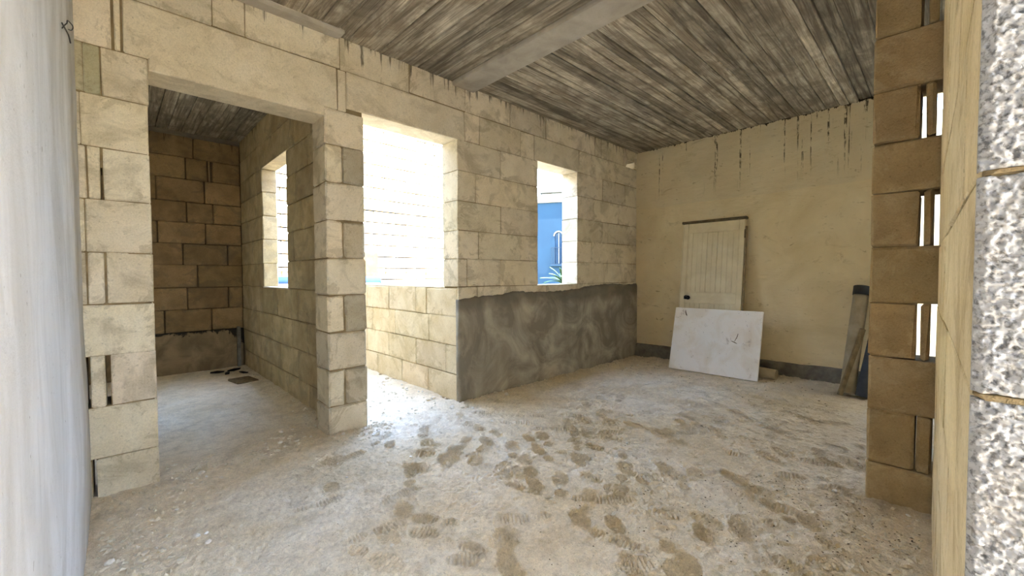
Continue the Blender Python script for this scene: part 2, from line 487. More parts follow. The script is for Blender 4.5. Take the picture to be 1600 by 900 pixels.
# ------------------------------------------------------------------ the shell
HC = 2.84           # ceiling
L = 5.33            # inner face of the wall with the door leaning on it
D = 3.0             # inner face of the block wall with the openings
TH = 0.235
GRID = [-0.06, 0.20, 0.466, 0.733, 1.0, 1.267, 1.536, 1.802, 2.067, 2.315, 2.61, 2.86]

# --- wall_back
open_joints = [(-.098, -.084, -.06, .2), (-.109, -.096, .47, .73), (-.039, -.021, .47, .73), (-.034, -.026, 1.545, 1.70), (-.036, -.022, 1.536, 1.55)]
holes = open_joints + [(0.150, 1.095, -1, 2.30), (1.355, 2.235, -1, 2.38), (3.265, 3.978, 1.025, 2.38), (5.055, 5.268, 2.605, 2.70)]
core = cells_mesh('wall_back', cut(-0.30, L + 0.2, -0.25, 2.86, holes), 'y', D + 0.006, D + TH - 0.006)
W = tag(link('wall_back', core, M_MORTAR), 'cream concrete block wall with two doorways and a tall window', 'wall', kind='structure')
DK = (0.66, 0.65, 0.64)
rows = [
 (-.06, .20, [[-.30, -.10], [-.085, .162]]),
 (.20, .466, [[-.30, .162]]),
 (.466, .733, [[-.30, -.108], [-.097, -.038], [-.022, .162]]),
 (.733, 1.0, [[-.30, .162]]),
 (1.0, 1.267, [[-.30, -.097], [-.093, -.03], [-.027, .162]]),
 (1.267, 1.536, [[-.30, -.096, .162]]),
 (1.536, 1.802, [[-.30, -.084], [-.082, -.034], [-.026, .161]]),
 (1.802, 2.067, [[-.30, -.10, .158]]),
 (2.067, 2.315, [[-.30, -.084, -.020, .163]]),
 (2.315, 2.61, [[-.30, .024], [.034, .060]]),
 (2.61, 2.86, [[-.30, .05, .455, .622, 1.199, 1.756, 2.317, 2.873, 3.409, 3.879, 4.327, 4.465, 4.714, 4.979, 5.058], [5.266, 5.53]]),
 (2.70, 2.86, [[5.058, 5.266]]),
 (2.35, 2.61, [[2.307, 2.478, 3.025, 3.226], [3.997, 4.247, 4.776, 5.53]]),
 (2.076, 2.35, [[2.222, 2.741, 3.278], [3.965, 4.496, 5.032, 5.53]]),
 (1.81, 2.076, [[2.222, 2.428, 2.976, 3.278], [3.965, 4.289, 4.86, 5.53]]),
 (1.545, 1.81, [[2.222, 2.744, 3.278], [3.965, 4.485, 4.615, 5.153, 5.53]]),
 (1.29, 1.545, [[2.222, 2.461, 3.011, 3.278], [3.965, 4.25, 4.814, 5.53]]),
 (1.037, 1.29, [[2.222, 2.324, 2.734, 3.278], [3.965, 4.531, 5.10, 5.53]]),
 (.77, 1.037, [[2.44, 2.87, 3.42, 3.97, 4.52, 5.07, 5.53]]),
]
lay(W, 'y', D, D + TH, rows, M_BLOCK, gap=0.004, cham=0.0035, tones={(-.084, 2.067): (.62, .64, .55), (-.3, 2.067): (.7, .7, .62)})
# middle pillar
prow = []
zz = GRID[:9] + [2.315]
for i, (a, b) in enumerate(zip(zz, zz[1:])):
    full = i % 2 == 0
    prow.append((a, b, [[1.082, 1.368]] if full else [[1.082, 1.203, 1.368]]))
lay(W, 'y', D - 0.004, D + 0.25, prow, M_BLOCK, gap=0.004, cham=0.009, tones={(1.203, .2): (.7, .69, .67), (1.203, .733): (.64, .64, .62), (1.203, 1.267): (.72, .7, .66), (1.203, 1.802): (.58, .58, .57)})
box('lintel', (.066, D - .002, 2.318), (1.176, D + TH, 2.606), M_LINTEL, W, .005, .001)
box('lintel', (.164, D - .001, 2.256), (1.086, D + TH - .002, 2.33), M_LINTEL, W, .003, .001)
box('mortar_fill', (1.180, D - .001, 2.318), (1.236, D + TH, 2.606), M_LINTEL, W, .004, .002)
box('lintel', (1.24, D - .002, 2.345), (2.304, D + TH, 2.606), M_LINTEL, W, .005, .001)
box('lintel', (3.229, D - .001, 2.353), (3.995, D + TH, 2.606), M_LINTEL, W, .004, .001)
box('window_sill', (3.27, D - .006, 1.022), (3.972, D + TH + .006, 1.036), M_PARA, W, .003, .001)

box('block', (2.224, D - .001, .77), (2.436, D + .02, 1.034), M_BLOCK, W, .003, .001)
# grey cement dado with a ragged upper edge
nu, nz = 160, 34
us = np.linspace(2.216, L, nu)
topz = 0.93 + 0.10 * (us - 2.2) / 3.1 + 0.09 * fbm(us, us * 0, 2.2, 5, 5) + 0.02 * fbm(us, us * 0, 30, 3, 8)
V = []; Fc = []
for i, u in enumerate(us):
    for j in range(nz):
        z = -0.08 + (topz[i] + 0.08) * j / (nz - 1)
        t = 0.016 + 0.004 * float(fbm(np.array([u]), np.array([z]), 3, 3, 2)[0])
        if j == nz - 1: t = 0.002
        V.append((u, D - t, z))
n0 = len(V)
for i, u in enumerate(us):
    V.append((u, D + 0.03, -0.08)); V.append((u, D + 0.03, topz[i]))
for i in range(nu - 1):
    for j in range(nz - 1):
        a = i * nz + j; Fc.append([a, a + nz, a + nz + 1, a + 1])
    a = i * nz + nz - 1
    Fc.append([a, a + nz, n0 + 2 * (i + 1) + 1, n0 + 2 * i + 1])
Fc.append([j for j in range(nz)] + [n0 + 1, n0])
dado = link('cement_dado', mesh_from('cement_dado', V, Fc, True), M_CEMENT, W)
dado['label'] = 'grey cement render with ragged top edge'

# --- parapet beyond the second doorway (its inner face shows)
PW = tag(link('wall_parapet', cells_mesh('wall_parapet', [(D + .02, 6.4, -.25, 1.015)], 'x', 2.236, 2.41), M_MORTAR), 'low sunlit cream block wall beyond the wider doorway', 'wall', kind='structure')
lay(PW, 'x', 2.222, 2.425, [
 (.765, 1.025, [[3.022, 3.528, 3.732, 4.298, 4.85, 5.4, 5.95, 6.4]]),
 (.50, .765, [[3.0, 3.486, 4.166, 4.714, 5.26, 5.8, 6.4]]),
 (.235, .50, [[3.0, 3.20, 3.73, 4.307, 4.86, 5.4, 5.95, 6.4]]),
 (-.02, .235, [[3.0, 3.507, 4.026, 4.584, 5.13, 5.7, 6.4]])], M_PARA, gap=0.005, tone=0.06)
lay(PW, 'x', 2.19, 2.43, [(-.1, .0, [[3.03, 6.4]])], M_MORTAR, tone=0.02)
box('coping', (2.226, 3.24, 1.022), (2.43, 6.4, 1.036), M_PARA, PW, .004, .001)

# --- annex (the small room behind the first doorway)
AB = 6.25
h3 = [(.370, .382, 1.525, 1.54), (.598, .612, 1.262, 1.276), (.732, .746, 1.0, 1.012)]
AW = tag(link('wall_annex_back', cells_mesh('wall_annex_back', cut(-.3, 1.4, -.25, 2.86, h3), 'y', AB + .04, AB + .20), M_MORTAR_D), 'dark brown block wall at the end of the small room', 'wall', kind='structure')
arow = [
 (2.55, 2.80, [[-.3, .2, .727, 1.2]]),
 (2.297, 2.55, [[-.3, .1, .649, .862], [.866, .893], [.906, 1.2]]),
 (2.028, 2.297, [[-.3, -.1, .377, .826, 1.2]]),
 (1.784, 2.028, [[-.3, .18, .648, .907, 1.2]]),
 (1.531, 1.784, [[-.3, -.07, .378, .828, 1.2]]),
 (1.277, 1.531, [[-.3, .15, .604, 1.048, 1.2]]),
 (1.007, 1.277, [[-.3, .29, .738, 1.2]]),
 (.744, 1.007, [[-.3, .19, .635, 1.049, 1.2]]),
 (.473, .744, [[-.3, -.03, .418, .867, 1.2]]),
]
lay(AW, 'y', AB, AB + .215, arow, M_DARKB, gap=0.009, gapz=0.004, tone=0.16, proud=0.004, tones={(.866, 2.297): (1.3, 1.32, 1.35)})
box('render_coat', (-.3, AB - .012, -.08), (1.2, AB + .05, .478), M_BACKCOAT, AW, .006, .002)
box('slab_edge', (-.3, AB - .02, 2.79), (1.22, AB + .2, 2.86), M_SLAB, AW, .008, .003)

hr = [(4.32, 5.22, 1.01, 2.34)]
AR = tag(link('wall_annex_right', cells_mesh('wall_annex_right', cut(3.24, AB + .21, -.25, 2.86, hr), 'x', 1.21, 1.34), M_MORTAR), 'grey-stained block wall of the small room with a narrow window', 'wall', kind='structure')
w0, w1 = 4.33, 5.21
Z = [-.06, .20, .466, .733, 1.02, 1.28, 1.55, 1.81, 2.07, 2.32, 2.59, 2.86]
a_rows = []
lowv = [[3.8, 4.4, 4.95, 5.5], [4.07, 4.62, 5.2, 5.75], [3.78, 4.25, 4.9, 5.45], [4.05, 4.249, 4.7, 5.3, 5.8]]
for i in range(4):
    a_rows.append((Z[i], Z[i + 1], [[3.25] + lowv[i] + [AB]]))
rv = [[3.93], [4.13], [3.90], [4.04], [3.72]]
fv = [[5.6], [5.646], [5.9], [5.471], [5.453, 5.75]]
for i in range(5):
    z0, z1 = Z[4 + i], Z[5 + i]
    a_rows.append((z0, z1, [[3.25] + rv[i] + [w0], [w1] + fv[i] + [AB]]))
a_rows.append((2.32, 2.59, [[3.25, 3.65, 4.08], [5.42, 5.85, AB]]))
a_rows.append((2.59, 2.86, [[3.25, 3.72, 4.22, 4.8, 5.35, 5.9, AB]]))
lay(AR, 'x', 1.2, 1.35, a_rows, M_ANNEX, gap=0.005, tone=0.13)
box('lintel', (1.198, 4.085, 2.322), (1.352, 5.415, 2.588), M_ANNEX, AR, .005, .001)
box('window_sill', (1.195, w0 - .01, 1.012), (1.355, w1 + .01, 1.026), M_PARA, AR, .003, .001)
AL = tag(link('wall_annex_left', cells_mesh('wall_annex_left', [(3.23, AB + .2, -.25, 2.86)], 'x', -.40, -.26), M_ANNEX), 'plain side wall of the small room', 'wall', kind='structure')

# --- far wall, smooth render; an unseen opening is added behind the stub for fill light
h4 = [(-.74, .16, -1, 2.80)]
FW = cells_mesh('wall_right', cut(-.75, D + .02, -.25, 2.86, h4), 'x', L, L + .22)
FWo = tag(link('wall_right', FW, M_FAR), 'smooth beige rendered wall streaked with black drips', 'wall', kind='structure')
# mortar upstand along its foot
nu = 120
ys = np.linspace(.22, D, nu); V = []; Fc = []
tp = 0.165 + 0.03 * fbm(ys, ys * 0, 3, 4, 21)
dp = 0.035 + 0.025 * fbm(ys, ys * 0, 5, 4, 22)
for i, y in enumerate(ys):
    V += [(L - dp[i] - .02, y, -.06), (L - dp[i], y, .06 + tp[i] * .3), (L - dp[i] * .8, y, tp[i]), (L + .02, y, tp[i] + .01), (L + .02, y, -.06)]
for i in range(nu - 1):
    for j in range(4):
        a = i * 5 + j; Fc.append([a, a + 1, a + 6, a + 5])
bb = tag(link('baseboard_right', mesh_from('baseboard_right', V, Fc), M_STRIP), 'rough grey mortar upstand along the foot of the beige wall', 'skirting', kind='structure')

# --- stub wall (blocks with open joints) and the front wall the camera looks along
SW = empty('wall_stub', (0, 0, 0)); tag(SW, 'stub of rough brown blocks with light showing through open joints', 'wall', kind='structure')
Zs = [-.06, .20, .467, .73, .999, 1.27, 1.529, 1.774, 2.021, 2.28, 2.54, 2.86]
srow = []
for i, (a, b) in enumerate(zip(Zs, Zs[1:])):
    if i in (1, 3, 5, 7, 9):
        srow.append((a, b, [[-.75, -.4, .010], [.017 if i == 1 else .030, .066 if i != 1 else .069], [{9: .084, 7: .080, 5: .076, 3: .078, 1: .074}[i], .25]]))
    else:
        srow.append((a, b, [[-.75, -.3, .25]]))
lay(SW, 'x', 2.71, 2.94, srow, M_PIER, gap=0.003, gapz=0.003, cham=0.007, tone=0.07, proud=0.003, jit=0.003)

ang = math.atan2(.041, 1.97)
FR = empty('wall_front', (.74, -.029, 0), (0, 0, ang)); tag(FR, 'smooth cream block wall ending in coarse white block ends', 'wall', kind='structure')
Zf = [-.06, .195, .462, .728, .992, 1.259, 1.525, 1.79, 2.056, 2.32, 2.59, 2.86]
frow = []
for i, (a, b) in enumerate(zip(Zf, Zf[1:])):
    frow.append((a, b, [[.02, .55, 1.1, 1.62, 1.964] if i % 2 == 0 else [.02, .28, .83, 1.38, 1.964]]))
for o in lay(FR, 'y', -.23, 0.0, frow, M_FRONT, gap=0.003, gapz=0.003, cham=0.003, tone=0.04, proud=0.0012):
    pass
# coarse block ends: real crumb relief
def rough_end(z0, z1, seed):
    wy = .225; ny, nz_ = 140, int((z1 - z0) / .0016)
    y = np.linspace(-wy, 0.001, ny); z = np.linspace(z0 + .004, z1 - .004, nz_)
    Y, Zz = np.meshgrid(y, z, indexing='ij')
    g = fbm(Y, Zz, 190, 3, seed, 0.6)
    ridg = np.abs(fbm(Y, Zz, 140, 2, seed + 5))
    hgt = 0.013 * np.clip(g, -.28, .28) - 0.015 * ridg
    edge = np.minimum(np.minimum(Y + wy, -Y), np.minimum(Zz - z0, z1 - Zz))
    hgt = hgt - 0.010 * np.clip(1 - edge / .010, 0, 1) ** 2
    X = 0.004 - hgt
    V = np.stack([X, Y, Zz], -1).reshape(-1, 3)
    Fc = []
    I = np.arange(ny * nz_).reshape(ny, nz_)
    q = np.stack([I[:-1, :-1], I[:-1, 1:], I[1:, 1:], I[1:, :-1]], -1).reshape(-1, 4)
    me = bpy.data.meshes.new('block_end')
    # close the sides back to the wall
    b = len(V)
    ring = list(I[:, 0]) + list(I[-1, 1:]) + list(I[-2::-1, -1]) + list(I[0, -2:0:-1])
    Vb = [(0.03, V[r][1], V[r][2]) for r in ring]
    V = V.tolist() + Vb
    q = q.tolist()
    m = len(ring)
    for k in range(m):
        q.append([ring[k], ring[(k + 1) % m], b + (k + 1) % m, b + k])
    me.from_pydata(V, [], q); me.update()
    me.polygons.foreach_set('use_smooth', [True] * len(me.polygons))
    return me
for i, (a, b) in enumerate(zip(Zf, Zf[1:])):
    if b < .5 or a > 1.8:
        box('block_end', (.0, -.225, a + .003), (.03, 0, b - .003), M_ROUGH, FR, .006, .003)
    else:
        link('block_end', rough_end(a, b, 30 + 7 * i), M_ROUGH, FR)
lay(FR, 'y', -.222, -.002, [(z - .004, z + .004, [[.008, .04]]) for z in Zf[2:8]], M_MORTAR, gap=0, gapz=0, tone=.02)

# --- the alcove round the corner; its wall runs on as an added sun screen
ALC = tag(link('wall_alcove', cells_mesh('wall_alcove', [(2.71, 7.6, -.25, 4.6)], 'y', -.97, -.75), M_BLOCK), 'plain wall closing the recess behind the block stub, run on outside to block sun', 'wall', kind='structure')

# --- near left wall: hand-laid white plaster, gently wavy
ny, nz = 90, 90
V = []; Fc = []
for i in range(ny):
    y = -2.2 + (D + 2.19) * i / (ny - 1)
    for j in range(nz):
        z = -.1 + 2.96 * j / (nz - 1)
        a = float(fbm(np.array([y]), np.array([z]), 1.3, 3, 40)[0]); b = float(fbm(np.array([y]), np.array([z]), 5, 2, 44)[0])
        x = -.108 + .020 * a + .006 * b
        x += .012 * math.exp(-((z - .45) / .35) ** 2) * math.exp(-((y - 2.2) / .5) ** 2)
        V.append((x, y, z))
n0 = len(V)
for i in range(ny):
    y = -2.2 + (D + 2.19) * i / (ny - 1)
    V += [(-.33, y, -.1), (-.33, y, 2.86)]
for i in range(ny - 1):
    for j in range(nz - 1):
        a = i * nz + j; Fc.append([a, a + nz, a + nz + 1, a + 1])
    Fc.append([n0 + 2 * i, n0 + 2 * i + 1, n0 + 2 * i + 3, n0 + 2 * i + 2])
Fc.append(list(range(nz)) + [n0 + 1, n0])
LW = tag(link('wall_left', mesh_from('wall_left', V, Fc, True), M_PLASTER), 'white plastered wall with a wavy hand-laid face', 'wall', kind='structure')

# --- ceiling: slab, beam and board-marked strips
CE = tag(link('ceiling', cells_mesh('ceiling', [(-.4, L + .22, 2.862, 3.1)], 'y', -2.5, D + TH), M_SLAB), 'raw concrete ceiling with timber board marks and a flat beam', 'ceiling', kind='structure')  # slab carried out past the front as an added sun canopy
def strip(parent, along, u0, u1, v0, v1, mat, zc=HC, dz=.006, tone=(.68, 1.18)):
    """one board imprint: length u along the given axis, width v across it"""
    lo = zc - rng.uniform(0, dz)
    t = rng.uniform(*tone)
    me = chamfer_box(u1 - u0, v1 - v0 - .003, 2.866 - lo, .004, .0012, 'board_imprint')
    o = link('board_imprint', me, mat, parent, (t, t * .985, t * .96))
    cu, cv, cz = (u0 + u1) / 2, (v0 + v1) / 2, (2.866 + lo) / 2
    if along == 'x': o.location = (cu, cv, cz)
    else:
        o.location = (cv, cu, cz); o.rotation_euler = (0, 0, math.pi / 2)
    return o
def bands(a, b, lo, hi):
    r = [a]
    while r[-1] < b - hi: r.append(r[-1] + rng.uniform(lo, hi))
    if b - r[-1] < .03: r.pop()
    return list(zip(r, r[1:] + [b]))
for v0, v1 in bands(-.14, 2.185, .075, .135): strip(CE, 'y', -2.45, D + .01, v0, v1, M_CEIL)
for v0, v1 in bands(.60, D + .01, .07, .13): strip(CE, 'x', 2.43, L + .02, v0, v1, M_CEIL)
for v0, v1 in bands(-.75, .595, .13, .2): strip(CE, 'x', 2.43, L + .02, v0, v1, M_CEIL, HC + .012, .004, (.5, .62))
bm_ = box('beam', (2.175, -1.3, HC - .035), (2.425, D + .01, 2.87), M_BEAM, CE, .008, .002)
box('slab_edge', (-.14, D - .10, HC - .028), (1.199, D + .002, 2.87), M_BEAM, CE, .012, .003)
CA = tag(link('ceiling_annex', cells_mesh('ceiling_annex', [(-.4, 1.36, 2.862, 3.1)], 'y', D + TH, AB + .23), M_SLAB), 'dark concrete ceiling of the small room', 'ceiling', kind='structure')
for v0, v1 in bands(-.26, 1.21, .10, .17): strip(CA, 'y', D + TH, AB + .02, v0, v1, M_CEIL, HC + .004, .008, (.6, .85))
# unseen storey, added to keep the sun out of the small room
US = tag(link('added_storey', cells_mesh('added_storey', [(-.4, L + .22, 3.1, 6.0)], 'y', -.26, D + TH), M_BLOCK), 'unseen storey added above the ceiling to block the sun', 'storey', kind='structure')

# ------------------------------------------------------------------ floor with dust, heaps and shoe prints
prints = []
pr = random.Random(11)
def sole(x, y, a, s, kind): prints.append((x, y, a, s, kind))
for k in range(330):
    x = pr.uniform(.7, 4.6); y = pr.uniform(.25, 2.75)
    if x > 3.6 and pr.random() < .5: continue
    a = pr.choice([.75, .85, 3.9, 2.2, 1.2, .3, 5.3]) + pr.uniform(-.5, .5)
    sole(x, y, a, pr.uniform(.85, 1.08), pr.choice('sssscp'))
def heights(X, Y):
    h = -.010 + .016 * fbm(X, Y, 1.1, 3, 1) + .012 * fbm(X, Y, 5, 4, 6)
    inroom = (Y < 3.02)
    # loose dirt
    h += np.where(inroom, .020, .005) * np.abs(fbm(X, Y, 14, 4, 12, .6))
    h += np.where(inroom, .017, .004) * fbm(X, Y, 42, 3, 15, .6)
    heap = np.zeros_like(X)
    def near(x0, y0, x1, y1, w, amp):
        dx, dy = x1 - x0, y1 - y0; l2 = dx * dx + dy * dy
        t = np.clip(((X - x0) * dx + (Y - y0) * dy) / l2, 0, 1)
        d = np.hypot(X - x0 - t * dx, Y - y0 - t * dy)
        return amp * np.exp(-(d / w) ** 2)
    lump = np.clip(.6 + 1.3 * fbm(X, Y, 9, 4, 20), 0, 2)
    for s in [(2.2, 3.0, 5.3, 3.0, .10, .022), (5.3, .3, 5.3, 3.0, .13, .04), (2.7, -.1, 2.7, .27, .13, .05), (2.7, .27, 2.95, .27, .10, .03),
              (1.05, 3.0, 1.4, 3.0, .09, .024), (-.1, 2.95, .17, 2.95, .08, .02), (-.1, .4, -.1, 3, .09, .02), (1.1, 3.2, .2, 3.16, .10, .016),
              (2.2, 3.05, 2.2, 6, .10, .022), (.8, 0, 2.7, 0, .08, .02), (1.19, 3.3, 1.19, 6.2, .08, .02)]:
        heap = np.maximum(heap, near(*s))
    h += heap * lump
    pk = np.zeros_like(X)
    for (px, py, a, s, kind) in prints:
        m = (np.abs(X - px) < .19) & (np.abs(Y - py) < .19)
        if not m.any(): continue
        dx = X[m] - px; dy = Y[m] - py
        u = (dx * math.cos(a) + dy * math.sin(a)) / s; v = (-dx * math.sin(a) + dy * math.cos(a)) / s
        ball = (u - .045) ** 2 / .085 ** 2 + v ** 2 / .047 ** 2
        heel = (u + .10) ** 2 / .043 ** 2 + v ** 2 / .034 ** 2
        q = np.minimum(ball, heel)
        part = pr.choice([0, 0, 1, 2])
        if part == 1: q = ball
        if part == 2: q = np.minimum(ball, heel + .8)
        ins = np.clip((1.0 - q) * 4, 0, 1)
        rim = np.exp(-((np.sqrt(q) - 1.08) / .10) ** 2)
        dep = -.0035 * ins + .0035 * rim
        if kind == 's': dep += ins * .0070 * np.sin(u * 2 * math.pi / .019)
        elif kind == 'c':
            r1 = np.hypot(u - .05, v); r2 = np.hypot(u + .10, v); r = np.where(r1 < r2 + .03, r1, r2)
            dep += ins * .0070 * np.sin(r * 2 * math.pi / .019)
        h[m] += dep
        pk[m] = np.maximum(pk[m], ins * {'s': .34, 'c': .22, 'p': .40}[kind] * max(0.0, ((px * 7.3 + py * 3.1) % 1) * 1.7 - .7))
    soil_tan = np.clip(heap * 14 * lump, 0, .75)
    soil_tan = np.maximum(soil_tan, np.clip((X - 2.6) * .45, 0, .5) * np.clip((1.5 - Y) * .9, 0, 1) * np.where(Y < 3, 1, 0))  # also browner towards the right, on the front side
    return h, pk, soil_tan
patches = [(-.16, 3.2, -.30, 3.04, .0052), (3.2, 5.36, -.80, 3.04, .010), (-.30, 1.24, 3.04, 6.30, .016), (1.24, 2.30, 3.04, 6.45, .018), (-1.2, 3.2, -2.4, -.30, .05)]
VV, QQ, PK, SO = [], [], [], []
base = 0
for (x0, x1, y0, y1, st) in patches:
    nx = int(round((x1 - x0) / st)) + 1; ny = int(round((y1 - y0) / st)) + 1
    X, Y = np.meshgrid(np.linspace(x0, x1, nx), np.linspace(y0, y1, ny), indexing='ij')
    h, pk, so = heights(X, Y)
    VV.append(np.stack([X, Y, h], -1).reshape(-1, 3)); PK.append(pk.ravel()); SO.append(so.ravel())
    I = base + np.arange(nx * ny).reshape(nx, ny)
    QQ.append(np.stack([I[:-1, :-1], I[1:, :-1], I[1:, 1:], I[:-1, 1:]], -1).reshape(-1, 4)); base += nx * ny
VV = np.concatenate(VV); QQ = np.concatenate(QQ); PK = np.concatenate(PK); SO = np.concatenate(SO)
me = bpy.data.meshes.new('floor')
me.vertices.add(len(VV)); me.vertices.foreach_set('co', VV.astype(np.float32).ravel())
me.loops.add(QQ.size); me.loops.foreach_set('vertex_index', QQ.astype(np.int32).ravel())
me.polygons.add(len(QQ)); me.polygons.foreach_set('loop_start', np.arange(0, QQ.size, 4, dtype=np.int32))
me.polygons.foreach_set('use_smooth', np.ones(len(QQ), dtype=bool))
me.update(calc_edges=True)
for nm, arr in (('packed', PK), ('soil_tan', SO)):
    at = me.attributes.new(nm, 'FLOAT', 'POINT'); at.data.foreach_set('value', arr.astype(np.float32))
FL = tag(link('floor', me, M_FLOOR), 'dusty unfinished floor covered in shoe prints and crumbs of rubble', 'floor', kind='structure')
def floor_z(x, y):
    return float(heights(np.array([[x]]), np.array([[y]]))[0][0, 0])
tag(box('floor_base', (-1.2, -2.4, -.24), (L + .2, AB + .2, -.10), M_SLAB, None, .01), 'concrete slab under the dust of the floor', 'slab', kind='structure')

# ------------------------------------------------------------------ outdoors
GR = tag(link('ground', cells_mesh('ground', [(-60, 80, -.5, -.26)], 'y', -60, 90), M_GROUND), 'sunlit bare ground around the house', 'ground', kind='structure')
NY = 9.2
NB = tag(link('neighbour_wall', cells_mesh('neighbour_wall', [(-4.5, 7.4, -.26, 5.2)], 'y', NY + .05, NY + .6), M_BLACK), 'tall sunlit limestone house wall across the gap seen through the wider doorway', 'building')
nrows = []
for i in range(17):
    z0 = .25 + i * .267
    o_ = (i % 2) * .28
    nrows.append((z0, z0 + .267, [[1.6 + o_] + [1.6 + o_ + .56 * k for k in range(1, 10)] + [7.4]]))
lay(NB, 'y', NY, NY + .3, nrows, M_NEIGH, gap=0.018, gapz=0.026, tone=0.07, proud=0.010)
for (xa, xb, z) in ((2.0, 3.7, 2.92), (3.7, 6.0, 2.66), (2.2, 6.4, 1.235)):
    box('ledge', (xa, NY - .05, z), (xb, NY + .02, z + .04), M_NEIGH, NB, .012, .006)
# block pillar with a blue-coated pipe, blue-grey wedge for a slanted shadow beyond the parapet
def at_depth(px, py, y):
    d = fw * F_PX + rt * (px - 800) - up * (py - 450); t = y / d.y
    return Vector((d.x * t, y, EYE + d.z * t))
p0, p1 = at_depth(560, 436, 7.6), at_depth(590.5, 395, 7.6)
GP = empty('gate_pillar', ((p0.x + p1.x) / 2, 7.75, -.26)); tag(GP, 'small block pillar standing behind the low cream wall', 'pillar')
zz_ = [0, .27, .54, .81, 1.08, 1.35, p1.z + .26]
wp = (p1.x - p0.x) / 2
for a, b in zip(zz_, zz_[1:]):
    box('block', (-wp, -.15, a + .002), (wp, .15, b - .002), M_DARKB, GP, .006, .002, (.35, .35, .36))
q0, q1 = at_depth(405, 441, 7.2), at_depth(592, 439, 7.2)
zb = (q0.z + q1.z) / 2
BP = empty('blue_capped_wall', ((q0.x + q1.x) / 2, 7.2, -.26)); tag(BP, 'low wall with a pale blue rounded coping behind the block pillar', 'low wall')
hl = (q1.x - q0.x) / 2
box('wall_body', (-hl + .02, -.10, 0), (hl - .02, .10, zb + .26 - .03), M_PIPE, BP, .01, .003)
bpo = tube('coping', (-hl, 0, zb + .26), (hl, 0, zb + .26), .085, M_BLUEPIPE, BP, .001)
LRS = mesh_from('shade_wedge', [(0, 0, .15), (1.35, 0, -.06), (1.35, 1.0, -.06), (0, 1.0, .15), (0, 0, .11), (1.35, 0, -.10), (1.35, 1.0, -.10), (0, 1.0, .11)], [[0, 1, 2, 3], [7, 6, 5, 4], [0, 4, 5, 1], [1, 5, 6, 2], [2, 6, 7, 3], [3, 7, 4, 0]])  # added sloping sheet, coloured to stand in for a slanting shadow
lr = empty('shade_wedge', (p1.x, 7.95, -.26)); tag(lr, 'blue-grey sloping wedge standing in for a shadow behind the low cream wall', 'shade stand-in')
lo_ = link('shade_sheet', LRS, M_SHADE_GREY, lr); lo_.location = (0.02, 0, EYE + .26 - .22)
for dx in (.05, 1.25):  # posts added under the shadow wedge
    for dy in (.08, .92):
        box('post', (dx, dy, 0), (dx + .06, dy + .06, EYE + .26 - .22 + .11 - dx * .155), M_BATTEN, lr, .004)

# blue house seen through the tall window
def dist_pt(px, py, Zf_):
    d = fw + rt * ((px - 800) / F_PX) - up * ((py - 450) / F_PX)
    return Vector((0, 0, EYE)) + d * Zf_
DZ = 25.0
c0 = dist_pt(862, 420, DZ)
BH = empty('blue_house', (c0.x, c0.y, -.26)); tag(BH, 'pale blue house with an arched window and white roof edge seen through the tall window', 'house')
nb = math.atan2(-.52, -.85)                     # facade faces back towards us
BH.rotation_euler = (0, 0, nb + math.pi / 2)    # local -y is the facade normal
top = dist_pt(862, 317, DZ).z + .26
wz0, wz1 = dist_pt(868, 412, DZ).z + .26, dist_pt(868, 363, DZ).z + .26
ax = 0.42                                        # arch centre along the facade
half = .24
hb = [(ax - half, ax + half, wz0, wz1 - half)]
# facade with an arched hole
fx0, fx1 = -5.5, 5.5
V = []; Fc = []
def quad(*pts):
    n = len(V); V.extend(pts); Fc.append(list(range(n, n + len(pts))))
za = wz1 - half
for (a, b, c, d) in ((fx0, ax - half, 0, top), (ax + half, fx1, 0, top), (ax - half, ax + half, 0, wz0)):
    quad((a, 0, c), (b, 0, c), (b, 0, d), (a, 0, d))
NA = 14
arc = [(ax - half * math.cos(math.pi * i / NA), za + half * math.sin(math.pi * i / NA)) for i in range(NA + 1)]
for (a, b) in zip(arc, arc[1:]):
    quad((a[0], 0, a[1]), (b[0], 0, b[1]), (b[0], 0, top), (a[0], 0, top))
outl = [(ax - half, wz0)] + arc + [(ax + half, wz0)]
for (a, b) in zip(outl, outl[1:] + outl[:1]):
    quad((a[0], 0, a[1]), (a[0], .2, a[1]), (b[0], .2, b[1]), (b[0], 0, b[1]))
for (a, b, c, d) in (((fx0, 0), (fx0, 8), 0, top), ((fx1, 8), (fx1, 0), 0, top), ((fx0, 8), (fx1, 8), 0, top)):
    quad((a[0], a[1], c), (a[0], a[1], d), (b[0], b[1], d), (b[0], b[1], c))
quad((fx0, 0, top), (fx1, 0, top), (fx1, 8, top), (fx0, 8, top))
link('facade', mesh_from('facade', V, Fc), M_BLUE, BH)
ring_v = []; ring_f = []
for i, (u, z) in enumerate(arc):
    k = 1.28
    ring_v += [(u, -.04, z), (ax + (u - ax) * k, -.04, za + (z - za) * k), (u, .02, z), (ax + (u - ax) * k, .02, za + (z - za) * k)]
for i in range(NA):
    a = i * 4; b = a + 4
    ring_f += [[a, b, b + 1, a + 1], [a + 1, b + 1, b + 3, a + 3], [a, a + 2, b + 2, b]]
link('arch_trim', mesh_from('arch_trim', ring_v, ring_f), M_BLUEW, BH)
wf = box('window_frame', (ax - half, .12, wz0), (ax + half, .19, wz1), M_GLASSD, BH, .004)
box('mullion', (ax - .02, .09, wz0), (ax + .02, .12, wz1 - .05), M_BLUEW, BH, .004)
rl0, rl1 = wz0 - .05, wz0 + .95
for i in range(9):
    u = ax - .42 + .105 * i
    box('baluster', (u - .01, -.22, rl0), (u + .01, -.2, rl1), M_RAIL, BH, .003)
for z in (rl0, rl1):
    box('handrail', (ax - .44, -.23, z - .018), (ax + .44, -.19, z + .018), M_RAIL, BH, .004)
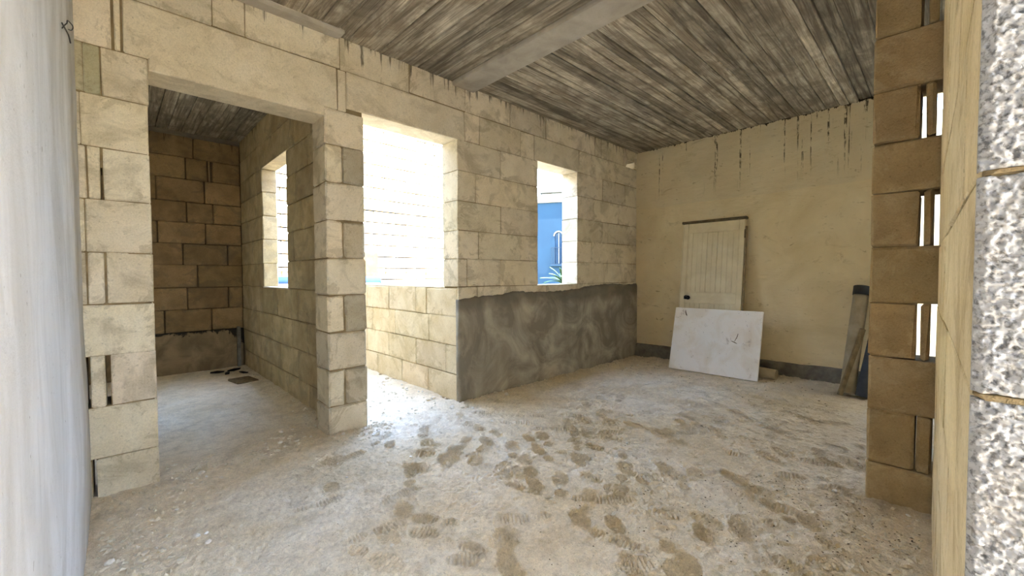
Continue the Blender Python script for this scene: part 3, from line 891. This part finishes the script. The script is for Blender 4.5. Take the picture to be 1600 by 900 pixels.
box('balcony_slab', (ax - .46, -.26, rl0 - .1), (ax + .46, .02, rl0 - .02), M_BLUE, BH, .01)
box('parapet_trim', (fx0 - .1, -.12, top), (fx1 + .1, .3, top + .42), M_BLUEW, BH, .02)
box('roof_room', (-1.0, 2.2, top), (.95, 5.0, top + 1.0), M_BLUEW, BH, .02)
box('roof_room_slab', (-1.15, 2.0, top + 1.0), (1.1, 5.2, top + 1.12), M_SLAB, BH, .02)

# palm whose fronds show at the foot of the tall window
pc = dist_pt(876, 440, 13.0)
PT = empty('palm', (pc.x + .35, pc.y + .1, -.26)); tag(PT, 'green palm fronds beside the blue house', 'palm')
tube('trunk', (0, 0, 0), (0, 0, 1.15), .11, M_BATTEN, PT, .01)
frs = random.Random(5)
for i in range(18):
    a = i * 2.39; el = frs.uniform(.3, 1.25); Lf = frs.uniform(.75, 1.05)
    V = []; Fc = []
    for j in range(9):
        t = j / 8; r = Lf * t * math.cos(el); z = 1.12 + Lf * t * math.sin(el) - .35 * t * t
        w = .07 * math.sin(math.pi * min(1, t * .9 + .1)) + .004
        ca, sa = math.cos(a), math.sin(a)
        V += [(r * ca - w * sa, r * sa + w * ca, z - .03), (r * ca, r * sa, z), (r * ca + w * sa, r * sa - w * ca, z - .03)]
    for j in range(8):
        k = j * 3
        Fc += [[k, k + 1, k + 4, k + 3], [k + 1, k + 2, k + 5, k + 4]]
    link('frond', mesh_from('frond', V, Fc), M_LEAF, PT)

tag(link('added_yard_wall', cells_mesh('added_yard_wall', [(-9, 9, -.26, 3.1)], 'y', -5.3, -5.0), M_NEIGH), 'unseen pale wall added across the yard to cut low sky light', 'wall', kind='structure')  # added out of view to block low sky light
# added outside wall, made up to shape the light at the opening
tag(link('added_side_wall', cells_mesh('added_side_wall', [(-6, 3.0, -.26, 3.6)], 'x', 9.0, 9.3), M_NEIGH), 'pale added wall glimpsed through the open block joints', 'building')

# ------------------------------------------------------------------ things in the room
# door leaning on the beige wall
DW, DH_, DT = .745, 1.815, .04
DB = empty('old_door', (5.085, 2.315, -.004))
lean = math.atan2(L - .005 - DT - 5.085, DH_)
# local x runs along the width (towards -y), local z up the leaf, local -y towards the room
DB.rotation_euler = Matrix.Rotation(-math.pi / 2, 4, 'Z').to_euler()
DB.rotation_euler = (Matrix.Rotation(-math.pi / 2, 3, 'Z') @ Matrix.Rotation(-lean, 3, 'X')).to_euler()
tag(DB, 'old cream painted plank door leaning against the beige wall', 'door')
zr = [0, .16, .86 - .10, .86 + .0, DH_]
def dpart(nm, x0, x1, z0, z1, y0, y1, mat=M_DOOR, c=.003, color=None):
    return box(nm, (x0, y0, z0), (x1, y1, z1), mat, DB, c, .0006, color)
dpart('stile', .018, .075, .0, DH_ - .02, .0, DT); dpart('stile', DW - .075, DW - .018, .0, DH_ - .02, .0, DT)
dpart('top_rail', .077, DW - .077, DH_ - .135, DH_ - .02, .001, DT)
LR = dpart('lock_rail', .077, DW - .077, .80, .925, .001, DT)
dpart('bottom_rail', .077, DW - .077, .0, .17, .001, DT)
for z0, z1 in ((.93, DH_ - .14), (.175, .795)):
    nbd = 10; ww = (DW - .154) / nbd
    for i in range(nbd):
        dpart('plank', .077 + ww * i + .0005, .077 + ww * (i + 1) - .0005, z0, z1, .009, DT - .006, M_DOOR, .0022)
for z in (.928, DH_ - .138, .172, .798):
    dpart('bead', .077, DW - .077, z - .006, z + .006, .004, .02, M_DOOR, .003)
for x in (.081, DW - .081):
    dpart('bead', x - .006, x + .006, .17, DH_ - .135, .004, .02, M_DOOR, .003)
dpart('head_batten', -.008, DW + .004, DH_ - .018, DH_ + .012, -.012, DT, M_DOORW, .004)
dpart('edge_strip', DW - .016, DW + .004, .3, DH_ - .1, .004, DT - .004, M_BATTEN, .003)
dpart('edge_strip', .0, .016, .0, DH_ - .02, .004, DT - .004, M_DOOR, .003)
dpart('hinge', DW - .020, DW - .006, DH_ - .24, DH_ - .14, -.006, .004, M_DOORW, .002)
kx, kz = .115, .862
rose = tube('handle', (kx, 0, kz), (kx, -.012, kz), .026, M_BLACK, DB, .001, 20)
k1 = tube('handle_stem', (kx, -.01, kz), (kx, -.05, kz), .010, M_BLACK, DB, .001, 12)
bmk = bmesh.new(); bmesh.ops.create_uvsphere(bmk, u_segments=16, v_segments=10, radius=.026)
mk = bpy.data.meshes.new('knob'); bmk.to_mesh(mk); bmk.free(); mk.polygons.foreach_set('use_smooth', [True] * len(mk.polygons))
kn = link('knob', mk, M_BLACK, DB); kn.location = (kx, -.062, kz); kn.scale = (1, .7, 1)
kp = box('keyhole_plate', (kx - .052, -.005, kz - .02), (kx - .034, .002, kz + .02), M_BLACK, DB, .002)

for o in (rose, k1, kn, kp):
    o.location = Vector(o.location) - Vector(LR.location); o.parent = LR

# white board in front of it
BW, BHt, BT = .965, .755, .028
WB = empty('white_board', (4.862, 2.297, .004))
yawb = math.atan2(4.888 - 4.862, 0.965)
leanb = math.atan2(.205, .73)
WB.rotation_euler = (Matrix.Rotation(-math.pi / 2 + yawb, 3, 'Z') @ Matrix.Rotation(-leanb, 3, 'X')).to_euler()
tag(WB, 'stained white board leaning against the lower half of the old door', 'board')
box('panel', (0, 0, 0), (BW, BT, BHt), M_BOARD, WB, .003, .001)
def scuff(pts, w):
    V = []; Fc = []
    for (x, z), ww in zip(pts, w):
        V += [(x - ww, -.0012, z), (x + ww, -.0012, z), (x + ww, .001, z), (x - ww, .001, z)]
    for i in range(len(pts) - 1):
        a = i * 4; Fc += [[a, a + 1, a + 5, a + 4], [a + 1, a + 2, a + 6, a + 5], [a + 2, a + 3, a + 7, a + 6], [a + 3, a, a + 4, a + 7]]
    s = link('scuff_mark', mesh_from('scuff_mark', V, Fc), M_CHIP, WB); return s
scuff([(.735, .49), (.728, .455), (.712, .415), (.705, .40)], [.003, .004, .003, .002])
scuff([(.675, .403), (.70, .393), (.72, .383), (.732, .378)], [.010, .012, .010, .004])
scuff([(.125, .73), (.130, .70), (.142, .67), (.150, .655)], [.002, .006, .008, .002])

# pipe offcut on the floor
PO = tube('pipe_offcut', (5.15, 1.545, .062), (5.12, 1.215, .055), .056, M_PIPE, None, .049)
tag(PO, 'short beige pipe lying on the floor beside the white board', 'pipe')
# standing pipes and batten at the beige wall
SP = empty('drain_pipe', (4.985, .600, -.004)); tag(SP, 'beige drain pipe with dark collar leaning against the beige wall', 'pipe')
b0 = Vector((0, 0, 0.02)); b1 = Vector((5.255 - 4.985, .535 - .60, 1.02))
tube('pipe', b0, b0 + (b1 - b0) * .93, .060, M_PIPE, SP, .053)
tube('collar', b0 + (b1 - b0) * .915, b1, .066, M_COLLAR, SP, .055)
BA = empty('timber_batten', (4.905, .645, 0)); tag(BA, 'thin weathered timber batten leaning in front of the beige drain pipe', 'batten')
v = Vector((.18, -.14, .62))
bo = link('batten', chamfer_box(.045, .022, v.length, .002, .001, 'batten'), M_BATTEN, BA)
bo.location = v / 2; bo.rotation_euler = v.to_track_quat('Z', 'X').to_euler()
PB = tube('blue_grey_pipe', (4.965, .480, .0), (5.225, .345, .98), .062, M_PIPEB, None, .054)
tag(PB, 'dark blue-grey pipe leaning beside the beige drain pipe', 'pipe')

# corner upright and litter in the small room
cu = box('corner_upright', (1.115, AB - .075, -.03), (1.155, AB - .02, .50), M_STRIP, None, .004, .002)
tag(cu, 'grey upright strip standing in the corner of the small room', 'strip')
pl = box('floor_plate', (.90, 5.18, -.012), (1.11, 5.45, .008), M_CHIP, None, .004, .002)
pl.rotation_euler = (0, 0, .15); tag(pl, 'dark square plate on the small room floor beside the stained wall', 'plate')

# wires on the plastered wall
def wire(name, pts, r, mat, label):
    cu_ = bpy.data.curves.new(name, 'CURVE'); cu_.dimensions = '3D'; cu_.bevel_depth = r; cu_.bevel_resolution = 2
    sp = cu_.splines.new('BEZIER'); sp.bezier_points.add(len(pts) - 1)
    for bp, p in zip(sp.bezier_points, pts):
        bp.co = p; bp.handle_left_type = bp.handle_right_type = 'AUTO'
    tmp = bpy.data.objects.new(name + '_tmp', cu_); col.objects.link(tmp)
    dg = bpy.context.evaluated_depsgraph_get(); me_ = bpy.data.meshes.new_from_object(tmp.evaluated_get(dg))
    bpy.data.objects.remove(tmp)
    o = link(name, me_, mat); tag(o, label, 'wire'); return o
def on_y(px, py, y): return tuple(at_depth(px, py, y))
wire('looped_wire', [on_y(97, 44, 2.2), on_y(104, 37, 2.25), on_y(110, 36, 2.3), on_y(114, 42, 2.3), on_y(112, 47, 2.3), on_y(107, 46, 2.28)], .0018, M_COLLAR, 'stiff wire loop poking from the white plastered wall')
wire('hanging_wire', [on_y(97, 36, 2.15), on_y(103, 47, 2.3), on_y(108, 58, 2.5), on_y(110, 67, 2.6)], .0025, M_COLLAR, 'dark wire hanging down the edge of the white plastered wall')

# ------------------------------------------------------------------ rubble
def stone_mesh(seed, sub=2):
    r = random.Random(seed); bm = bmesh.new()
    bmesh.ops.create_icosphere(bm, subdivisions=sub, radius=1)
    dirs = [Vector((r.uniform(-1, 1), r.uniform(-1, 1), r.uniform(-1, 1))).normalized() for _ in range(9)]
    offs = [r.uniform(.5, .85) for _ in dirs]
    for v in bm.verts:
        for d, o in zip(dirs, offs):
            e = v.co.dot(d) - o
            if e > 0: v.co -= d * e
        v.co.z *= .62
    me = bpy.data.meshes.new('stone'); bm.to_mesh(me); bm.free(); return me
SM = [stone_mesh(k, 1) for k in range(8)]
for m in SM: m.materials.append(M_STONE)
SMW = [m.copy() for m in SM]
for m in SMW: m.materials.clear(); m.materials.append(M_STONE_W)
sr = random.Random(21)
def stones(n, box_, size, label, group, white=.4):
    for k in range(n):
        x = sr.uniform(box_[0], box_[1]); y = sr.uniform(box_[2], box_[3]); s = sr.uniform(*size)
        o = bpy.data.objects.new('stone', sr.choice(SMW if sr.random() < white else SM)); col.objects.link(o)
        o.location = (x, y, floor_z(x, y) + s * .30)
        o.scale = (s * sr.uniform(.8, 1.5), s * sr.uniform(.7, 1.1), s)
        o.rotation_euler = (sr.uniform(-.2, .2), sr.uniform(-.2, .2), sr.uniform(0, 6.28))
        tag(o, label, 'stone', group)
stones(14, (1.05, 1.42, 2.80, 2.97), (.010, .024), 'pale broken stone at the foot of the middle block pillar', 'rubble at the middle pillar')
stones(5, (1.38, 1.62, 2.80, 3.05), (.010, .020), 'pale broken stone at the foot of the middle block pillar', 'rubble at the middle pillar')
stones(12, (2.05, 2.75, 2.80, 2.96), (.012, .030), 'pale broken stone at the near end of the grey cement band', 'rubble at the grey band')
stones(12, (2.02, 2.17, 3.05, 4.3), (.012, .030), 'pale broken stone lying along the low cream wall', 'rubble along the low wall', .6)
stones(12, (.75, 1.12, 2.95, 3.35), (.010, .026), 'pale broken stone in the doorway of the small room', 'rubble in the small room doorway')
stones(9, (.12, .45, 2.80, 2.97), (.008, .022), 'flat pale stone flake at the foot of the end pillar by the plastered wall', 'rubble at the end pillar')
stones(14, (-.05, .30, 2.05, 2.75), (.010, .024), 'whitish stone lying along the foot of the white plastered wall', 'rubble at the plastered wall', .25)
stones(16, (.6, 2.6, 1.2, 2.6), (.007, .015), 'small loose stone out on the open dusty floor', 'loose stones on the open floor', .5)
stones(12, (4.5, 5.1, .8, 2.7), (.010, .020), 'loose stone on the floor near the leaning white board', 'loose stones near the white board', .5)
stones(14, (2.3, 2.68, .06, .7), (.008, .020), 'crumbled stone by the foot of the brown block stub', 'rubble at the block stub', .2)
# lost-paper crumple and torn scraps in the annex corner
for k, (x, y, a) in enumerate(((1.02, 5.92, .3), (.93, 5.75, 1.1), (1.08, 5.68, 2.0), (.86, 5.9, 2.6))):
    o = bpy.data.objects.new('tar_lump', SM[k].copy()); o.data.materials.clear(); o.data.materials.append(M_BLACK); col.objects.link(o)
    o.location = (x, y, .012); o.scale = (.10, .035, .03); o.rotation_euler = (0, 0, a)
    tag(o, 'black tarry scrap on the floor in the corner of the small room', 'scrap', 'black scraps in the small room corner')

# crumbs nobody could count
def crumbs(name, n, gen, size, mat, label, seed):
    r = np.random.RandomState(seed); V = []; Fc = []
    pts = [gen(r) for _ in range(n)]
    xs = np.array([p[0] for p in pts]); ys_ = np.array([p[1] for p in pts])
    hz = heights(xs.reshape(-1, 1), ys_.reshape(-1, 1))[0].ravel()
    for (x, y), z in zip(pts, hz):
        s = size[0] + (size[1] - size[0]) * r.rand() ** 2.5
        a = r.rand() * 6.28; k = len(V); e = 1 + r.rand() * 1.2
        c, d = math.cos(a), math.sin(a)
        for (u, v_, w) in ((1, 0, 0), (.2, .8, .1), (-.9, .3, 0), (-.3, -.8, .05), (.1, .1, .8), (0, 0, -.6)):
            u *= (.7 + .6 * r.rand()) * e; v_ *= .7 + .6 * r.rand()
            V.append((x + s * (u * c - v_ * d), y + s * (u * d + v_ * c), z + s * (w * (.7 + .6 * r.rand()) + .2)))
        for i, j in ((0, 1), (1, 2), (2, 3), (3, 0)):
            Fc.append([k + i, k + j, k + 4]); Fc.append([k + j, k + i, k + 5])
    o = link(name, mesh_from(name, V, Fc), mat, FL); o['label'] = label; o['kind'] = 'stuff'; return o
def g_any(r): return (r.uniform(-.08, 5.2), r.uniform(.05, 2.97))
def g_edge(r):
    k = r.randint(0, 8)
    if k == 0: return (r.uniform(2.2, 5.2), D - abs(r.normal(0, .10)) - .02)
    if k == 1: return (L - .06 - abs(r.normal(0, .16)), r.uniform(.4, 2.95))
    if k == 2: return (r.uniform(.2, 1.1), r.normal(3.08, .09))
    if k == 3: return (-.08 + abs(r.normal(0, .16)), r.uniform(1.6, 2.95))
    if k == 4: return (r.uniform(1.05, 1.5), D - abs(r.normal(0, .08)) - .01)
    if k == 5: return (r.uniform(1.4, 2.18), r.uniform(3.0, 4.8))
    if k == 6: return (1.18 - abs(r.normal(0, .07)), r.uniform(3.3, 6.1))
    return (r.uniform(1.6, 2.68), .03 + abs(r.normal(0, .3)))
def g_stub(r): return (2.66 - abs(r.normal(0, .75)), .04 + abs(r.normal(0, .55)))
def g_farside(r): return (r.uniform(3.9, 5.2), r.uniform(.5, 2.8))
crumbs('gravel_crumbs', 3500, g_any, (.0012, .005), M_STONE, 'fine pale crumbs scattered over the dusty floor', 1)
crumbs('edge_rubble_crumbs', 3000, g_edge, (.002, .014), M_STONE, 'pale crumbs gathered along the wall feet', 2)
crumbs('dark_chips', 1100, g_stub, (.001, .0045), M_CHIP, 'dark woody chips strewn before the brown block stub', 3)
crumbs('dark_litter', 300, g_farside, (.0015, .007), M_CHIP, 'dark specks on the floor near the beige wall', 4)
